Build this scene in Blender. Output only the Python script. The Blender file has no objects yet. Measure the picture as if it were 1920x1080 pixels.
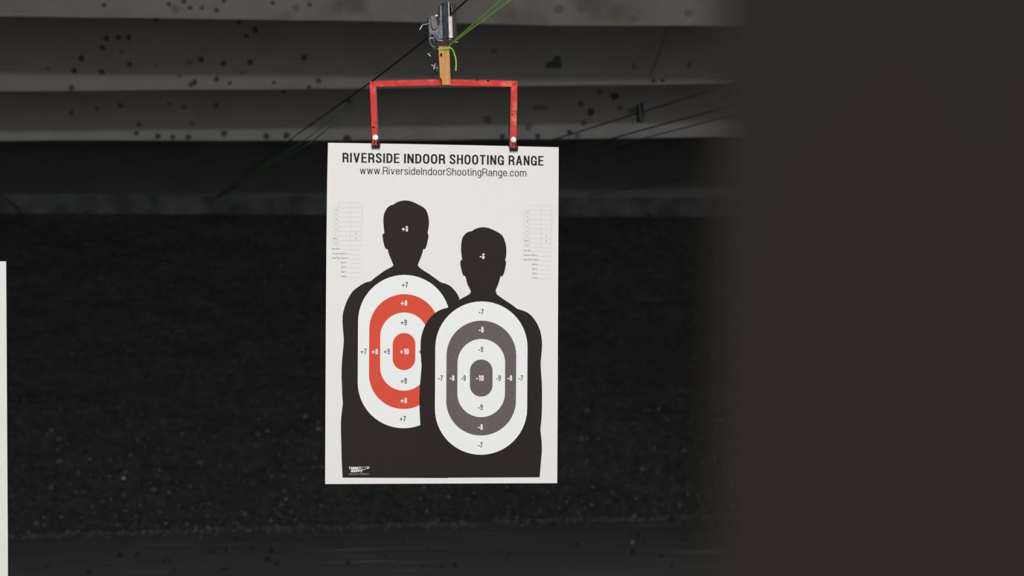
import bpy, bmesh, math, random
from mathutils import Vector, Euler, Matrix
random.seed(7)
scn = bpy.context.scene
COL = scn.collection
PI = math.pi

# ------------------------------------------------------------------ camera
FPX = 85.0 / 36.0 * 1920.0
CAM = Vector((0, 0, 1.5))
YAW = math.atan(770 / FPX)
PITCH = math.atan(10 / FPX)
rot = Euler((PI / 2 - PITCH, 0, -YAW), 'XYZ')
RM = rot.to_matrix()
cd = bpy.data.cameras.new('camera'); cam = bpy.data.objects.new('camera', cd); COL.objects.link(cam)
cam.location = CAM; cam.rotation_euler = rot
cd.lens = 85; cd.sensor_width = 36; cd.clip_start = 0.05; cd.clip_end = 100
scn.camera = cam
YP = 6.4                               # the plane of the paper target
cd.dof.use_dof = True; cd.dof.focus_distance = 6.40; cd.dof.aperture_fstop = 5.6; cd.dof.aperture_blades = 0
scn.view_settings.view_transform = 'Standard'
scn.view_settings.look = 'None'
scn.cycles.use_denoising = True

def ray(px, py):
    return RM @ Vector(((px - 960) / FPX, (540 - py) / FPX, -1))
def P(px, py, Y):
    d = ray(px, py); return CAM + d * (Y / d.y)
def PZ(px, py, z):
    d = ray(px, py); return CAM + d * ((z - CAM.z) / d.z)
def lin(c):
    c /= 255.0
    return c / 12.92 if c <= 0.04045 else ((c + 0.055) / 1.055) ** 2.4
def srgb(r, g, b, k=1.0):
    return (lin(r) / k, lin(g) / k, lin(b) / k)

# ------------------------------------------------------------------ materials
def mat(name, col, rough=0.6, metal=0.0, col2=None, scale=20.0, detail=4.0, lo=0.35, hi=0.65, bump=0.0, bscale=60.0, stretch=None,
        col3=None, scale3=8.0, lo3=0.6, hi3=0.75, spec=0.5):
    m = bpy.data.materials.new(name); m.use_nodes = True
    nt = m.node_tree; b = nt.nodes['Principled BSDF']
    b.inputs['Roughness'].default_value = rough; b.inputs['Metallic'].default_value = metal
    b.inputs['Specular IOR Level'].default_value = spec
    b.inputs['Base Color'].default_value = (*col, 1)
    tc = nt.nodes.new('ShaderNodeTexCoord'); mp = nt.nodes.new('ShaderNodeMapping')
    nt.links.new(tc.outputs['Object'], mp.inputs['Vector'])
    if stretch: mp.inputs['Scale'].default_value = stretch
    def noise(sc, a, z, d=detail):
        n = nt.nodes.new('ShaderNodeTexNoise'); n.inputs['Scale'].default_value = sc; n.inputs['Detail'].default_value = d
        nt.links.new(mp.outputs['Vector'], n.inputs['Vector'])
        r = nt.nodes.new('ShaderNodeMapRange'); r.inputs['From Min'].default_value = a; r.inputs['From Max'].default_value = z
        nt.links.new(n.outputs['Fac'], r.inputs['Value']); return r.outputs['Result']
    out = None
    if col2:
        mx = nt.nodes.new('ShaderNodeMix'); mx.data_type = 'RGBA'
        nt.links.new(noise(scale, lo, hi), mx.inputs['Factor'])
        mx.inputs[6].default_value = (*col, 1); mx.inputs[7].default_value = (*col2, 1); out = mx.outputs[2]
    if col3:
        mx = nt.nodes.new('ShaderNodeMix'); mx.data_type = 'RGBA'
        nt.links.new(noise(scale3, lo3, hi3), mx.inputs['Factor'])
        if out: nt.links.new(out, mx.inputs[6])
        else: mx.inputs[6].default_value = (*col, 1)
        mx.inputs[7].default_value = (*col3, 1); out = mx.outputs[2]
    if out: nt.links.new(out, b.inputs['Base Color'])
    if bump:
        n = nt.nodes.new('ShaderNodeTexNoise'); n.inputs['Scale'].default_value = bscale; n.inputs['Detail'].default_value = 5
        nt.links.new(mp.outputs['Vector'], n.inputs['Vector'])
        bp = nt.nodes.new('ShaderNodeBump'); bp.inputs['Strength'].default_value = bump; bp.inputs['Distance'].default_value = 0.02
        nt.links.new(n.outputs['Fac'], bp.inputs['Height']); nt.links.new(bp.outputs['Normal'], b.inputs['Normal'])
    return m

K = 0.97   # radiance of a perfectly white sheet in the target plane
M = {}
def flat(name, r, g, b, rough=0.7, j=0.06, **kw):
    c = srgb(r, g, b, K); c2 = tuple(x * (1 - j) for x in c)
    M[name] = mat(name, c, rough, col2=c2, scale=220, detail=6, lo=0.3, hi=0.7, spec=0.08, **kw)
flat('paper', 226, 223, 221, 0.75, 0.05)
flat('ink_black', 44, 37, 34, 0.55, 0.22)
flat('ink_black_print', 43, 36, 33, 0.55, 0.22)
flat('paper_zone', 229, 230, 230, 0.7, 0.04)
flat('ink_red', 214, 80, 60, 0.6, 0.12)
flat('ink_grey', 104, 96, 95, 0.5, 0.22)
flat('ink_text', 38, 34, 34, 0.6, 0.05)
flat('ink_green', 40, 92, 84, 0.6, 0.05)
flat('ink_white', 236, 233, 230, 0.6, 0.02)
flat('ink_line', 188, 188, 189, 0.7, 0.03)
flat('ink_small', 92, 90, 92, 0.7, 0.03)
flat('ink_pale', 150, 144, 143, 0.6, 0.03)
M['paint_red'] = mat('paint_red', srgb(212, 64, 60), 0.6, spec=.12, col2=srgb(196, 52, 50), scale=60, col3=srgb(232, 120, 106), scale3=42, lo3=.52, hi3=.74, bump=.15, bscale=200)
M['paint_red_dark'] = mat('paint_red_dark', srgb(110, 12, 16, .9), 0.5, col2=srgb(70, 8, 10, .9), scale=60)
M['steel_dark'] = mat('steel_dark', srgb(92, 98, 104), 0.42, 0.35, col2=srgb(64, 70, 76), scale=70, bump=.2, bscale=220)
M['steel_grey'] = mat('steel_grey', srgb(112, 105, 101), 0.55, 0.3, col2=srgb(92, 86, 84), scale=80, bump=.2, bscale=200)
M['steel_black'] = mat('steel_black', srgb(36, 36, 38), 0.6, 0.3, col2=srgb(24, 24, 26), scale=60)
M['steel_lit'] = mat('steel_lit', srgb(240, 226, 218), 0.4, 0.1, col2=srgb(205, 188, 180), scale=120, lo=.45, hi=.7, col3=srgb(90, 80, 76), scale3=160, lo3=.66, hi3=.72)  # pale copy of the steel, paints the light reflected by the front ridge
M['zinc'] = mat('zinc', srgb(252, 252, 250), 0.3, 0.0, col2=srgb(225, 232, 232), scale=150)
M['rust'] = mat('rust', srgb(58, 34, 31), 0.8, 0.0, col2=srgb(30, 24, 26), scale=90)
M['black_metal'] = mat('black_metal', srgb(22, 22, 23), 0.4, 0.3, col2=srgb(10, 10, 11), scale=80)
M['wood'] = mat('wood', srgb(204, 152, 84), 0.65, col2=srgb(186, 128, 64), scale=30, stretch=(6, 6, .5), lo=.3, hi=.7, col3=srgb(190, 156, 76), scale3=7, lo3=.45, hi3=.65)
M['wood_end'] = mat('wood_end', srgb(150, 96, 56), 0.7, col2=srgb(120, 76, 42), scale=60)
M['hole_dark'] = mat('hole_dark', srgb(40, 28, 18), 0.9, col2=srgb(24, 16, 12), scale=60)
M['cable'] = mat('cable', srgb(52, 51, 51), 0.8, 0.0, col2=srgb(40, 40, 40), scale=150)
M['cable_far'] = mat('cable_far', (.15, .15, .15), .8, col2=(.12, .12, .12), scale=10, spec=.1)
M['cord_green'] = mat('cord_green', srgb(168, 232, 100), 0.5, col2=srgb(124, 190, 66), scale=40)
M['cord_tail'] = mat('cord_tail', srgb(166, 226, 92), 0.5, col2=srgb(128, 200, 52), scale=60)
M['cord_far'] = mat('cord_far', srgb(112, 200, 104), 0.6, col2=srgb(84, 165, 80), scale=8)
M['wire'] = mat('wire', srgb(230, 226, 220), 0.35, 0.3, col2=srgb(180, 176, 170), scale=100)

# room
bz = dict(rough=.8, bump=.12, bscale=30, spec=.2)
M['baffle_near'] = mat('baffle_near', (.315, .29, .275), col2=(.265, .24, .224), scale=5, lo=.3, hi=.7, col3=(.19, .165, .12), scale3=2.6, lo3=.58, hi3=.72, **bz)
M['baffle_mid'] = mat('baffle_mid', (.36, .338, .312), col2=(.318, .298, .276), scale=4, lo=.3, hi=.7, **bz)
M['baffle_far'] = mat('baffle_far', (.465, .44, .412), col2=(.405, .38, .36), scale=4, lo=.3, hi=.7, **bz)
M['dent'] = mat('dent', (.115, .115, .115), .9, col2=(.085, .085, .085), scale=40, spec=.1)
M['dent_soft'] = mat('dent_soft', (.225, .22, .205), .9, col2=(.19, .185, .175), scale=40, spec=.1)
M['rubber'] = mat('rubber', (.092, .094, .090), .95, col2=(.062, .063, .061), scale=16, detail=8, bump=.6, bscale=25, spec=.08)
M['granule_a'] = mat('granule_a', (.07, .072, .069), .9, col2=(.05, .051, .05), scale=30, spec=.1)
M['granule_b'] = mat('granule_b', (.105, .112, .109), .8, col2=(.075, .08, .077), scale=30, spec=.2)
M['granule_c'] = mat('granule_c', (.22, .235, .235), .7, col2=(.14, .15, .155), scale=30, spec=.3)
M['fragment'] = mat('fragment', (.75, .76, .74), .5, col2=(.5, .52, .52), scale=40)
M['fragment_red'] = mat('fragment_red', (.5, .05, .04), .6, col2=(.35, .04, .03), scale=40)
M['crest_band'] = mat('crest_band', (.15, .153, .158), .95, col2=(.05, .052, .054), scale=7, detail=6, lo=.3, hi=.75, bump=.5, bscale=18, spec=.1)  # paler tone that paints the lit band on the berm crest
M['floor'] = mat('floor', (.275, .275, .275), .85, col2=(.215, .215, .216), scale=1.4, detail=8, lo=.3, hi=.7, stretch=(.5, 2.2, 1), col3=(.5, .505, .505), scale3=2.2, lo3=.60, hi3=.74, bump=.1, bscale=12, spec=.15)
M['wall_paint'] = mat('wall_paint', (.07, .07, .07), .9, col2=(.05, .05, .05), scale=2, bump=.1, bscale=20, spec=.1)
M['back_wall'] = mat('back_wall', (.20, .202, .20), .95, col2=(.17, .172, .17), scale=2, bump=.1, bscale=20, spec=.05)
M['ceiling'] = mat('ceiling', (.2, .2, .2), .9, col2=(.15, .15, .15), scale=2)
M['booth'] = mat('booth', (.052, .0425, .0335), .7, col2=(.058, .041, .034), scale=5, detail=3, lo=.35, hi=.65, col3=(.044, .0415, .0335), scale3=4.0, lo3=.5, hi3=.7, stretch=(1, 1, .6), spec=0.0)
M['booth_trim'] = mat('booth_trim', (.10, .08, .065), .7, col2=(.08, .065, .055), scale=6)

# ------------------------------------------------------------------ mesh helpers
def link(name, bm, mats, parent=None, smooth=False, origin=None, recalc=True):
    if recalc: bmesh.ops.recalc_face_normals(bm, faces=bm.faces[:])
    me = bpy.data.meshes.new(name)
    if origin is not None:
        bmesh.ops.translate(bm, verts=bm.verts[:], vec=-Vector(origin))
    bm.to_mesh(me); bm.free()
    for m in (mats if isinstance(mats, (list, tuple)) else [mats]): me.materials.append(M[m])
    if smooth:
        for p in me.polygons: p.use_smooth = True
    o = bpy.data.objects.new(name, me); COL.objects.link(o)
    if parent is not None: o.parent = parent
    if origin is not None and parent is None: o.location = origin
    return o
def tag(o, label, cat, group=None, kind=None):
    o['label'] = label; o['category'] = cat
    if group: o['group'] = group
    if kind: o['kind'] = kind
    return o
def prism_pts(bm, front, depth, mi=0):
    """solid from a world-space polygon lying in a Y plane, run back along +Y"""
    a = [bm.verts.new(p) for p in front]; b = [bm.verts.new(p + Vector((0, depth, 0))) for p in front]
    n = len(front); fs = [bm.faces.new(a), bm.faces.new(b[::-1])]
    for i in range(n): fs.append(bm.faces.new((a[i], b[i], b[(i + 1) % n], a[(i + 1) % n])))
    for f in fs: f.material_index = mi
    return fs
def prism(bm, pts, Y, depth, mi=0):
    return prism_pts(bm, [P(x, y, Y) for x, y in pts], depth, mi)
def bevel(bm, w, seg=2):
    es = [e for e in bm.edges if len(e.link_faces) == 2 and e.calc_face_angle(0) > .5]
    bmesh.ops.bevel(bm, geom=es, offset=w, segments=seg, affect='EDGES', profile=.5, clamp_overlap=True)
def box(bm, lo, hi, mi=0):
    x0, y0, z0 = lo; x1, y1, z1 = hi
    return prism_pts(bm, [Vector((x0, y0, z0)), Vector((x1, y0, z0)), Vector((x1, y0, z1)), Vector((x0, y0, z1))], y1 - y0, mi)
def tube(bm, pts, r, n=8, mi=0, closed=False):
    pts = [Vector(p) for p in pts]; rings = []
    rs = r if isinstance(r, (list, tuple)) else [r] * len(pts)
    m = len(pts)
    up = Vector((0.13, 0.21, 0.97))
    for i, p in enumerate(pts):
        if closed: d = pts[(i + 1) % m] - pts[i - 1]
        else: d = pts[min(i + 1, m - 1)] - pts[max(i - 1, 0)]
        d.normalize()
        u = d.cross(up)
        if u.length < 1e-3: u = d.cross(Vector((1, 0, 0)))
        u.normalize(); v = d.cross(u)
        rings.append([bm.verts.new(p + (u * math.cos(2 * PI * k / n) + v * math.sin(2 * PI * k / n)) * rs[i]) for k in range(n)])
    for i in range(m if closed else m - 1):
        A, B = rings[i], rings[(i + 1) % m]
        for k in range(n):
            f = bm.faces.new((A[k], A[(k + 1) % n], B[(k + 1) % n], B[k])); f.material_index = mi
    if not closed:
        for rr in (rings[0][::-1], rings[-1]):
            f = bm.faces.new(rr); f.material_index = mi
def catmull(pts, k=4, closed=False):
    pts = [tuple(p) for p in pts]; n = len(pts); out = []
    for i in range(n if closed else n - 1):
        g = (lambda j: pts[j % n]) if closed else (lambda j: pts[min(max(j, 0), n - 1)])
        p0, p1, p2, p3 = g(i - 1), g(i), g(i + 1), g(i + 2)
        for s in range(k):
            t = s / k
            out.append(tuple(.5 * (2 * b + (c - a) * t + (2 * a - 5 * b + 4 * c - d) * t * t + (3 * b - a - 3 * c + d) * t ** 3)
                             for a, b, c, d in zip(p0, p1, p2, p3)))
    if not closed: out.append(pts[-1])
    return out

# ------------------------------------------------------------------ condensed stroke lettering
def arc(cx, cy, rx, ry, a0, a1, n=8):
    return [(cx + rx * math.cos(math.radians(a0 + (a1 - a0) * i / n)), cy + ry * math.sin(math.radians(a0 + (a1 - a0) * i / n))) for i in range(n + 1)]
def thick(path, t, closed=False):
    """quads of a stroke of width t along a path"""
    n = len(path); L = []; R = []
    for i in range(n):
        if closed: a, b = path[i - 1], path[(i + 1) % n]; p = path[i]
        else: a, b, p = path[max(i - 1, 0)], path[min(i + 1, n - 1)], path[i]
        d1 = (p[0] - a[0], p[1] - a[1]); d2 = (b[0] - p[0], b[1] - p[1])
        l1 = math.hypot(*d1); l2 = math.hypot(*d2)
        if l1 < 1e-9: d1, l1 = d2, l2
        if l2 < 1e-9: d2, l2 = d1, l1
        n1 = (-d1[1] / l1, d1[0] / l1); n2 = (-d2[1] / l2, d2[0] / l2)
        m = (n1[0] + n2[0], n1[1] + n2[1]); ml = math.hypot(*m) or 1
        m = (m[0] / ml, m[1] / ml); c = max(m[0] * n1[0] + m[1] * n1[1], .45)
        L.append((p[0] + m[0] * t / 2 / c, p[1] + m[1] * t / 2 / c)); R.append((p[0] - m[0] * t / 2 / c, p[1] - m[1] * t / 2 / c))
    q = []
    for i in range(n if closed else n - 1):
        j = (i + 1) % n; q.append([L[i], L[j], R[j], R[i]])
    return q
def glyph(ch, t):
    """(advance box width, list of polygons), cap height 1, baseline 0"""
    h = t / 2; T = 1 - h; B = h; polys = []
    tv = t * .86; hv = tv / 2                     # horizontals a little thinner
    xh = .735
    def S(path, closed=False, w=t): polys.extend(thick(path, w, closed))
    def V(x, y0=0, y1=1): polys.append([(x - h, y0), (x + h, y0), (x + h, y1), (x - h, y1)])
    def H(y, x0, x1): polys.append([(x0, y - hv), (x1, y - hv), (x1, y + hv), (x0, y + hv)])
    def D(x0, y0, x1, y1, s=1.0): polys.append([(x0 - h * s, y0), (x0 + h * s, y0), (x1 + h * s, y1), (x1 - h * s, y1)])
    def O(x0, x1, y0, y1, ry=None):
        cx = (x0 + x1) / 2; rx = (x1 - x0) / 2 - h; r = ry or min((y1 - y0) / 2 - h, rx * 1.35)
        S(arc(cx, y1 - h - r, rx, r, 0, 180, 12) + arc(cx, y0 + h + r, rx, r, 180, 360, 12), True)
    w = .55
    if ch == 'I': w = t; V(h)
    elif ch == 'R':
        w = .56; V(h); R = w - h; r = .2
        S([(h, T)] + arc(R - r, .77 - h * .25 - .0, r, T - .77 + h * .25, 90, -90, 10)[0:0] + [(R - r, T)] + arc(R - r, (T + .47) / 2, r, (T - .47) / 2, 90, -90, 12) + [(h, .47)])
        S([(R - r * 1.2, .47), (R - r * .5, .455), (R - .03, .40), (R - .015, .30), (R, .12), (R + .01, 0)])
    elif ch == 'V': w = .60; D(w / 2 - .005, 0, h * 1.1, 1, 1.05); D(w / 2 + .005, 0, w - h * 1.1, 1, 1.05)
    elif ch == 'A':
        w = .62; D(h * 1.05, 0, w / 2 - .01, 1, 1.05); D(w - h * 1.05, 0, w / 2 + .01, 1, 1.05); H(.29, w * .25, w * .75)
    elif ch == 'E': w = .50; V(h); H(1 - hv, 0, w); H(.52, 0, w * .93); H(hv, 0, w)
    elif ch == 'F': w = .48; V(h); H(1 - hv, 0, w); H(.5, 0, w * .93)
    elif ch == 'L': w = .46; V(h); H(hv, 0, w)
    elif ch == 'T': w = .54; V(w / 2); H(1 - hv, 0, w)
    elif ch == 'P':
        w = .54; V(h); R = w - h; r = .2; S([(h, T), (R - r, T)] + arc(R - r, (T + .43) / 2, r, (T - .43) / 2, 90, -90, 12) + [(h, .43)])
    elif ch == 'Y': w = .58; V(w / 2, 0, .45); D(w / 2, .4, h, 1, 1.1); D(w / 2, .4, w - h, 1, 1.1)
    elif ch == 'S':
        w = .54; R = w - h; L = h; c = w / 2
        S(catmull([(R, .70), (R - .03, .83), (c + .10, T - .02), (c, T + .01), (c - .10, T - .02), (L + .02, .84), (L + .01, .72), (L + .06, .62), (c, .52),
                   (R - .06, .41), (R, .28), (R - .02, .15), (c + .11, B + .02), (c, B - .01), (c - .11, B + .02), (L + .02, .15), (L - .01, .31)], 4))
    elif ch == 'D':
        w = .55; V(h); R = w - h; r = .22
        S([(h, T), (R - r, T)] + arc(R - r, T - .28, r, .28, 90, 0, 8) + arc(R - r, B + .28, r, .28, 0, -90, 8) + [(h, B)])
    elif ch == 'N': w = .56; V(h); V(w - h); polys.append([(0, 1), (t * 1.05, 1), (w, 0), (w - t * 1.05, 0)])
    elif ch == 'O': w = .57; O(0, w, -.015, 1.015, .27)
    elif ch == 'C':
        w = .55; R = w - h; c = w / 2
        S([(R, .60)] + arc(c, T - .24, c - h, .25, 0, 180, 12) + arc(c, B + .24, c - h, .25, 180, 360, 12) + [(R, .36)])
    elif ch == 'U': w = .55; S([(h, 1)] + arc(w / 2, B + .22, w / 2 - h, .23, 180, 360, 12) + [(w - h, 1)])
    elif ch == 'G':
        w = .57; R = w - h; c = w / 2
        S([(R, .60)] + arc(c, T - .25, c - h, .26, 0, 180, 12) + arc(c, B + .25, c - h, .26, 180, 345, 11)); V(R, 0, .5); H(.5 - hv, c, w)
    elif ch == 'H': w = .56; V(h); V(w - h); H(.52, 0, w)
    elif ch == '.': w = t * 1.05; polys.append([(0, 0), (w, 0), (w, t * 1.1), (0, t * 1.1)])
    elif ch == 'w':
        w = .70; x = [h, w * .28, w * .5, w * .72, w - h]
        D(x[1], 0, x[0], xh); D(x[1], 0, x[2], xh); D(x[3], 0, x[2], xh); D(x[3], 0, x[4], xh)
    elif ch == 'v': w = .47; D(w / 2, 0, h, xh); D(w / 2, 0, w - h, xh)
    elif ch == 'i': w = t; V(h, 0, xh); V(h, .87, 1)
    elif ch == 'e':
        w = .47; R = w - h; c = w / 2; r = .2
        S([(h, xh * .53), (R, xh * .53)] + arc(c, xh - h - r, c - h, r, 0, 180, 12) + arc(c, h + r, c - h, r, 180, 350, 12))
    elif ch == 'r': w = .29; V(h, 0, xh); S([(h, xh * .58), (h + .04, xh - .14), (h + .11, xh - h - .02), (w, xh - h)])
    elif ch == 's':
        w = .44; R = w - h; L = h; c = w / 2
        S(catmull([(R, .53), (R - .03, .63), (c, xh - h), (L + .03, .63), (L, .54), (L + .05, .45), (c, .38), (R - .04, .30), (R, .2), (R - .03, .1), (c, B), (L + .03, .09), (L, .21)], 3))
    elif ch in 'dagn' or ch in 'hocmt':
        if ch == 'o': w = .47; O(0, w, -.01, xh + .01, .21)
        elif ch == 'd': w = .46; V(w - h); O(0, w, -.01, xh + .01, .21)
        elif ch == 'c':
            w = .44; R = w - h; c = w / 2; r = .2
            S([(R, xh * .55)] + arc(c, xh - h - r, c - h, r, 0, 180, 10) + arc(c, h + r, c - h, r, 180, 360, 10) + [(R, xh * .37)])
        elif ch == 'a':
            w = .45; R = w - h; S([(h, .52), (h + .03, .62), (w / 2, xh - h), (R - .03, .64), (R, .54), (R, .1), (R + .02, 0)])
            S(catmull([(R, .44), (w / 2, .40), (h + .03, .33), (h, .2), (h + .03, .08), (w * .42, B), (R - .03, .1), (R, .22)], 3))
        elif ch == 'g':
            w = .46; R = w - h; O(0, w, 0, xh + .01, .21); S([(R, xh), (R, -.1)] + arc(w / 2, -.1, w / 2 - h, .13, 0, -160, 10))
        elif ch == 'n': w = .45; V(h, 0, xh); S([(h, .45)] + arc(w / 2 + .01, xh - h - .18, w / 2 - h - .01, .18, 165, 0, 10) + [(w - h, 0)])
        elif ch == 'h': w = .45; V(h); S([(h, .45)] + arc(w / 2 + .01, xh - h - .18, w / 2 - h - .01, .18, 165, 0, 10) + [(w - h, 0)])
        elif ch == 'm':
            w = .74; V(h, 0, xh); c = w / 2
            for x0, x1 in ((h, c), (c, w - h)):
                S([(x0, .45)] + arc((x0 + x1) / 2, xh - h - .16, (x1 - x0) / 2, .16, 170, 0, 10) + [(x1, 0)])
        elif ch == 't': w = .27; S([(w * .42, .92), (w * .42, .15), (w * .55, h + .01), (w, h)]); H(xh - hv, 0, w)
    elif ch == '+':
        w = .62; b = t * .8; c = .42; polys += [[(0, c - b / 2), (w, c - b / 2), (w, c + b / 2), (0, c + b / 2)], [(w / 2 - b / 2, c - .31), (w / 2 + b / 2, c - .31), (w / 2 + b / 2, c + .31), (w / 2 - b / 2, c + .31)]]
    elif ch == '-': w = .32; polys.append([(0, .30), (w, .30), (w, .30 + t), (0, .30 + t)])
    elif ch == '0': w = .50; O(0, w, 0, 1, .25)
    elif ch == '1': w = .36; V(w - h); polys.append([(0, .70), (w - h, .70), (w - h, .82), (0, .80)]); polys.append([(w - t * 1.5, .76), (w - h, .76), (w - h, 1), (w - t, 1)])
    elif ch == '2':
        w = .5; S(catmull([(h, .68), (h + .02, .85), (w / 2, T), (w - h - .02, .85), (w - h, .68), (w * .6, .4), (h, .1)], 3)); H(hv, 0, w)
    elif ch == '7': w = .50; H(1 - hv, 0, w); S([(w - h, 1 - hv), (w * .58, .55), (w * .42, .25), (w * .36, 0)])
    elif ch == '8':
        w = .51; c = w / 2; O(.015, w - .015, .47, 1, .21); O(0, w, 0, .47 + t, .21)
    elif ch in '69':
        w = .51; p0 = len(polys); R = w - h; c = w / 2
        O(0, w, 0, .62, .22)
        S([(h, .3), (h, .72)] + arc(c, T - .22, c - h, .22, 180, 10, 10))
        if ch == '9': polys[p0:] = [[(w - x, 1 - y) for x, y in q] for q in polys[p0:]]
    elif ch == ' ': w = .2
    return w, polys
def text_polys(s, x0, y0, x1, y1, cap, t, gap=.13, space=None, shear=0.0, up=None):
    """lay the string from baseline start to baseline end, in picture-plane units of the sheet"""
    gl = [glyph(c, t) for c in s]
    nat = sum(g[0] for g in gl) + gap * (len(s) - 1)
    L = math.hypot(x1 - x0, y1 - y0); ex = ((x1 - x0) / L, (y1 - y0) / L); ey = up or (0.006, -1)
    sx = L / nat; out = []; cx = 0
    for w, polys in gl:
        for q in polys:
            out.append([(x0 + ex[0] * (cx + a + shear * b) * sx + ey[0] * b * cap, y0 + ex[1] * (cx + a + shear * b) * sx + ey[1] * b * cap) for a, b in q])
        cx += w + gap
    return out

LAYER = 0.00008
def print_mesh(name, groups, layer, parent):
    """groups: list of (material, polygons in sheet coordinates); thin ink layer on the sheet"""
    bm = bmesh.new(); Y = YP - 0.0004 - layer * LAYER; mats = []
    for m, polys in groups:
        if m not in mats: mats.append(m)
        for qi, q in enumerate(polys):
            vs = [bm.verts.new(P(x, y, Y - 4e-6 * (qi % 9)) - ORG) for x, y in q]
            try: f = bm.faces.new(vs); f.material_index = mats.index(m)
            except ValueError: continue
            f.normal_update()
            if f.normal.y > 0: f.normal_flip()
    bmesh.ops.triangulate(bm, faces=[f for f in bm.faces if len(f.verts) > 4])
    return link(name, bm, mats, parent, recalc=False)

# ------------------------------------------------------------------ the paper target
ORG = P(1047.3, 276, YP)              # top right corner of the sheet
bm = bmesh.new()
outline = [(615, 267.6), (760, 269.8), (900, 272.6), (1047.6, 276), (1047, 420), (1046.2, 600), (1045.6, 760), (1044.8, 906), (900, 906.4), (760, 907), (609.6, 907.6),
           (610.2, 760), (611, 600), (612.2, 440), (613.4, 340)]
prism_pts(bm, [P(x, y, YP) - ORG for x, y in outline], 0.0008)
sheet = link('paper_target', bm, 'paper')
sheet.location = ORG
tag(sheet, 'fully visible white paper shooting target with two black silhouettes and scoring rings', 'target', 'paper targets')

hd = []
for wd, xa, ya, xb, yb in (('RIVERSIDE', 642.2, 304.4, 748.8, 305.9), ('INDOOR', 757.6, 306.1, 834.6, 307.4), ('SHOOTING', 843.0, 307.5, 944.8, 309.4), ('RANGE', 953.6, 309.5, 1019.0, 310.6)):
    hd += text_polys(wd, xa, ya, xb, yb, 18.0, .160, .135)
print_mesh('heading_text', [('ink_text', hd)], 1, sheet)
print_mesh('web_address_text', [('ink_text', text_polys('www.RiversideIndoorShootingRange.com', 674.8, 326.3, 986.8, 331.2, 14.1, .098, .12))], 1, sheet)

def small_text(s, x, y, size, align='LEFT', bold=0.0):
    c = bpy.data.curves.new('t', 'FONT'); c.body = s; c.size = size; c.align_x = align; c.offset = bold; c.resolution_u = 2
    o = bpy.data.objects.new('t', c); COL.objects.link(o)
    bpy.context.view_layer.update()
    me = bpy.data.meshes.new_from_object(o.evaluated_get(bpy.context.evaluated_depsgraph_get()))
    polys = [[(x + me.vertices[v].co.x * .82, y - me.vertices[v].co.y) for v in p.vertices] for p in me.polygons]
    bpy.data.objects.remove(o); bpy.data.curves.remove(c); bpy.data.meshes.remove(me)
    return polys
def score_table(cols, rows, labels, fields, sl):
    """cols: x of four verticals, rows: y of the horizontals, sl: fall of the rows towards the right"""
    ln = []; tx = []
    f = lambda x, y: (x + (y - rows[0]) * -.008, y + (x - cols[1]) * sl)
    def hl(y, x0, x1, w=.42): ln.append([f(x0, y - w / 2), f(x1, y - w / 2), f(x1, y + w / 2), f(x0, y + w / 2)])
    def vl(x, y0, y1, w=.42): ln.append([f(x - w / 2, y0), f(x + w / 2, y0), f(x + w / 2, y1), f(x - w / 2, y1)])
    for i, y in enumerate(rows): hl(y, cols[1] if i == 0 else cols[0], cols[3])
    vl(cols[0], rows[1], rows[-1])
    for x in cols[1:]: vl(x, rows[0], rows[-1])
    for i, s in enumerate(labels):
        cx = (cols[0] + cols[1]) / 2; cy = (rows[i + 1] + rows[i + 2]) / 2
        X, Y = f(cx, cy + 1.5); tx += small_text(s, X, Y, 4.3 if len(s) < 4 else 3.3, 'CENTER', .02)
    for i in (5, 6):
        X, Y = f((cols[2] + cols[3]) / 2, (rows[i + 1] + rows[i + 2]) / 2 + 1.6); tx += small_text('0', X, Y, 5.0, 'CENTER', .03)
    for s, x, x0, y in fields:
        X, Y = f(x, y); tx += small_text(s, X, Y, 3.5, 'LEFT', .03); hl(y + .4, x0, cols[3], .4)
    return [('ink_line', ln), ('ink_small', tx)]
def fl(xs, ys):
    n = ['Event Name', 'Competitor Signature', "Range Officer's Signature", 'Match #', 'Relay #', 'Stage #', 'Target #']
    return [(n[i], xs[0] if i < 3 else xs[1], xs[2 + i] if i < 3 else xs[5], y) for i, y in enumerate(ys)]
c = [610 + v / 6 for v in (87, 153, 283, 415)]; r = [360 + v / 6 for v in (121, 174, 228, 281, 335, 388, 441, 494, 547, 602)]
print_mesh('score_table', score_table(c, r, ['+10', '+9', '+8', '+7', '+6', '0', 'Misses', 'Total'],
           fl([610 + v / 6 for v in (80, 183, 183, 220, 250, 246)], [360 + v / 6 for v in (646, 698, 750, 800, 851, 903, 955)]), .006), 1, sheet)
q = 6.35
c = [970 + v / q for v in (85, 148, 282, 413)]; r = [370 + v / q for v in (94, 151, 206, 263, 318, 374, 430, 487, 543, 597)]
print_mesh('score_table', score_table(c, r, ['-10', '-9', '-8', '-7', '-6', '0', 'Misses', 'Total'],
           fl([970 + v / q for v in (78, 183, 183, 220, 246, 246)], [370 + v / q for v in (641, 696, 750, 803, 857, 911, 965)]), .022), 1, sheet)

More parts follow.
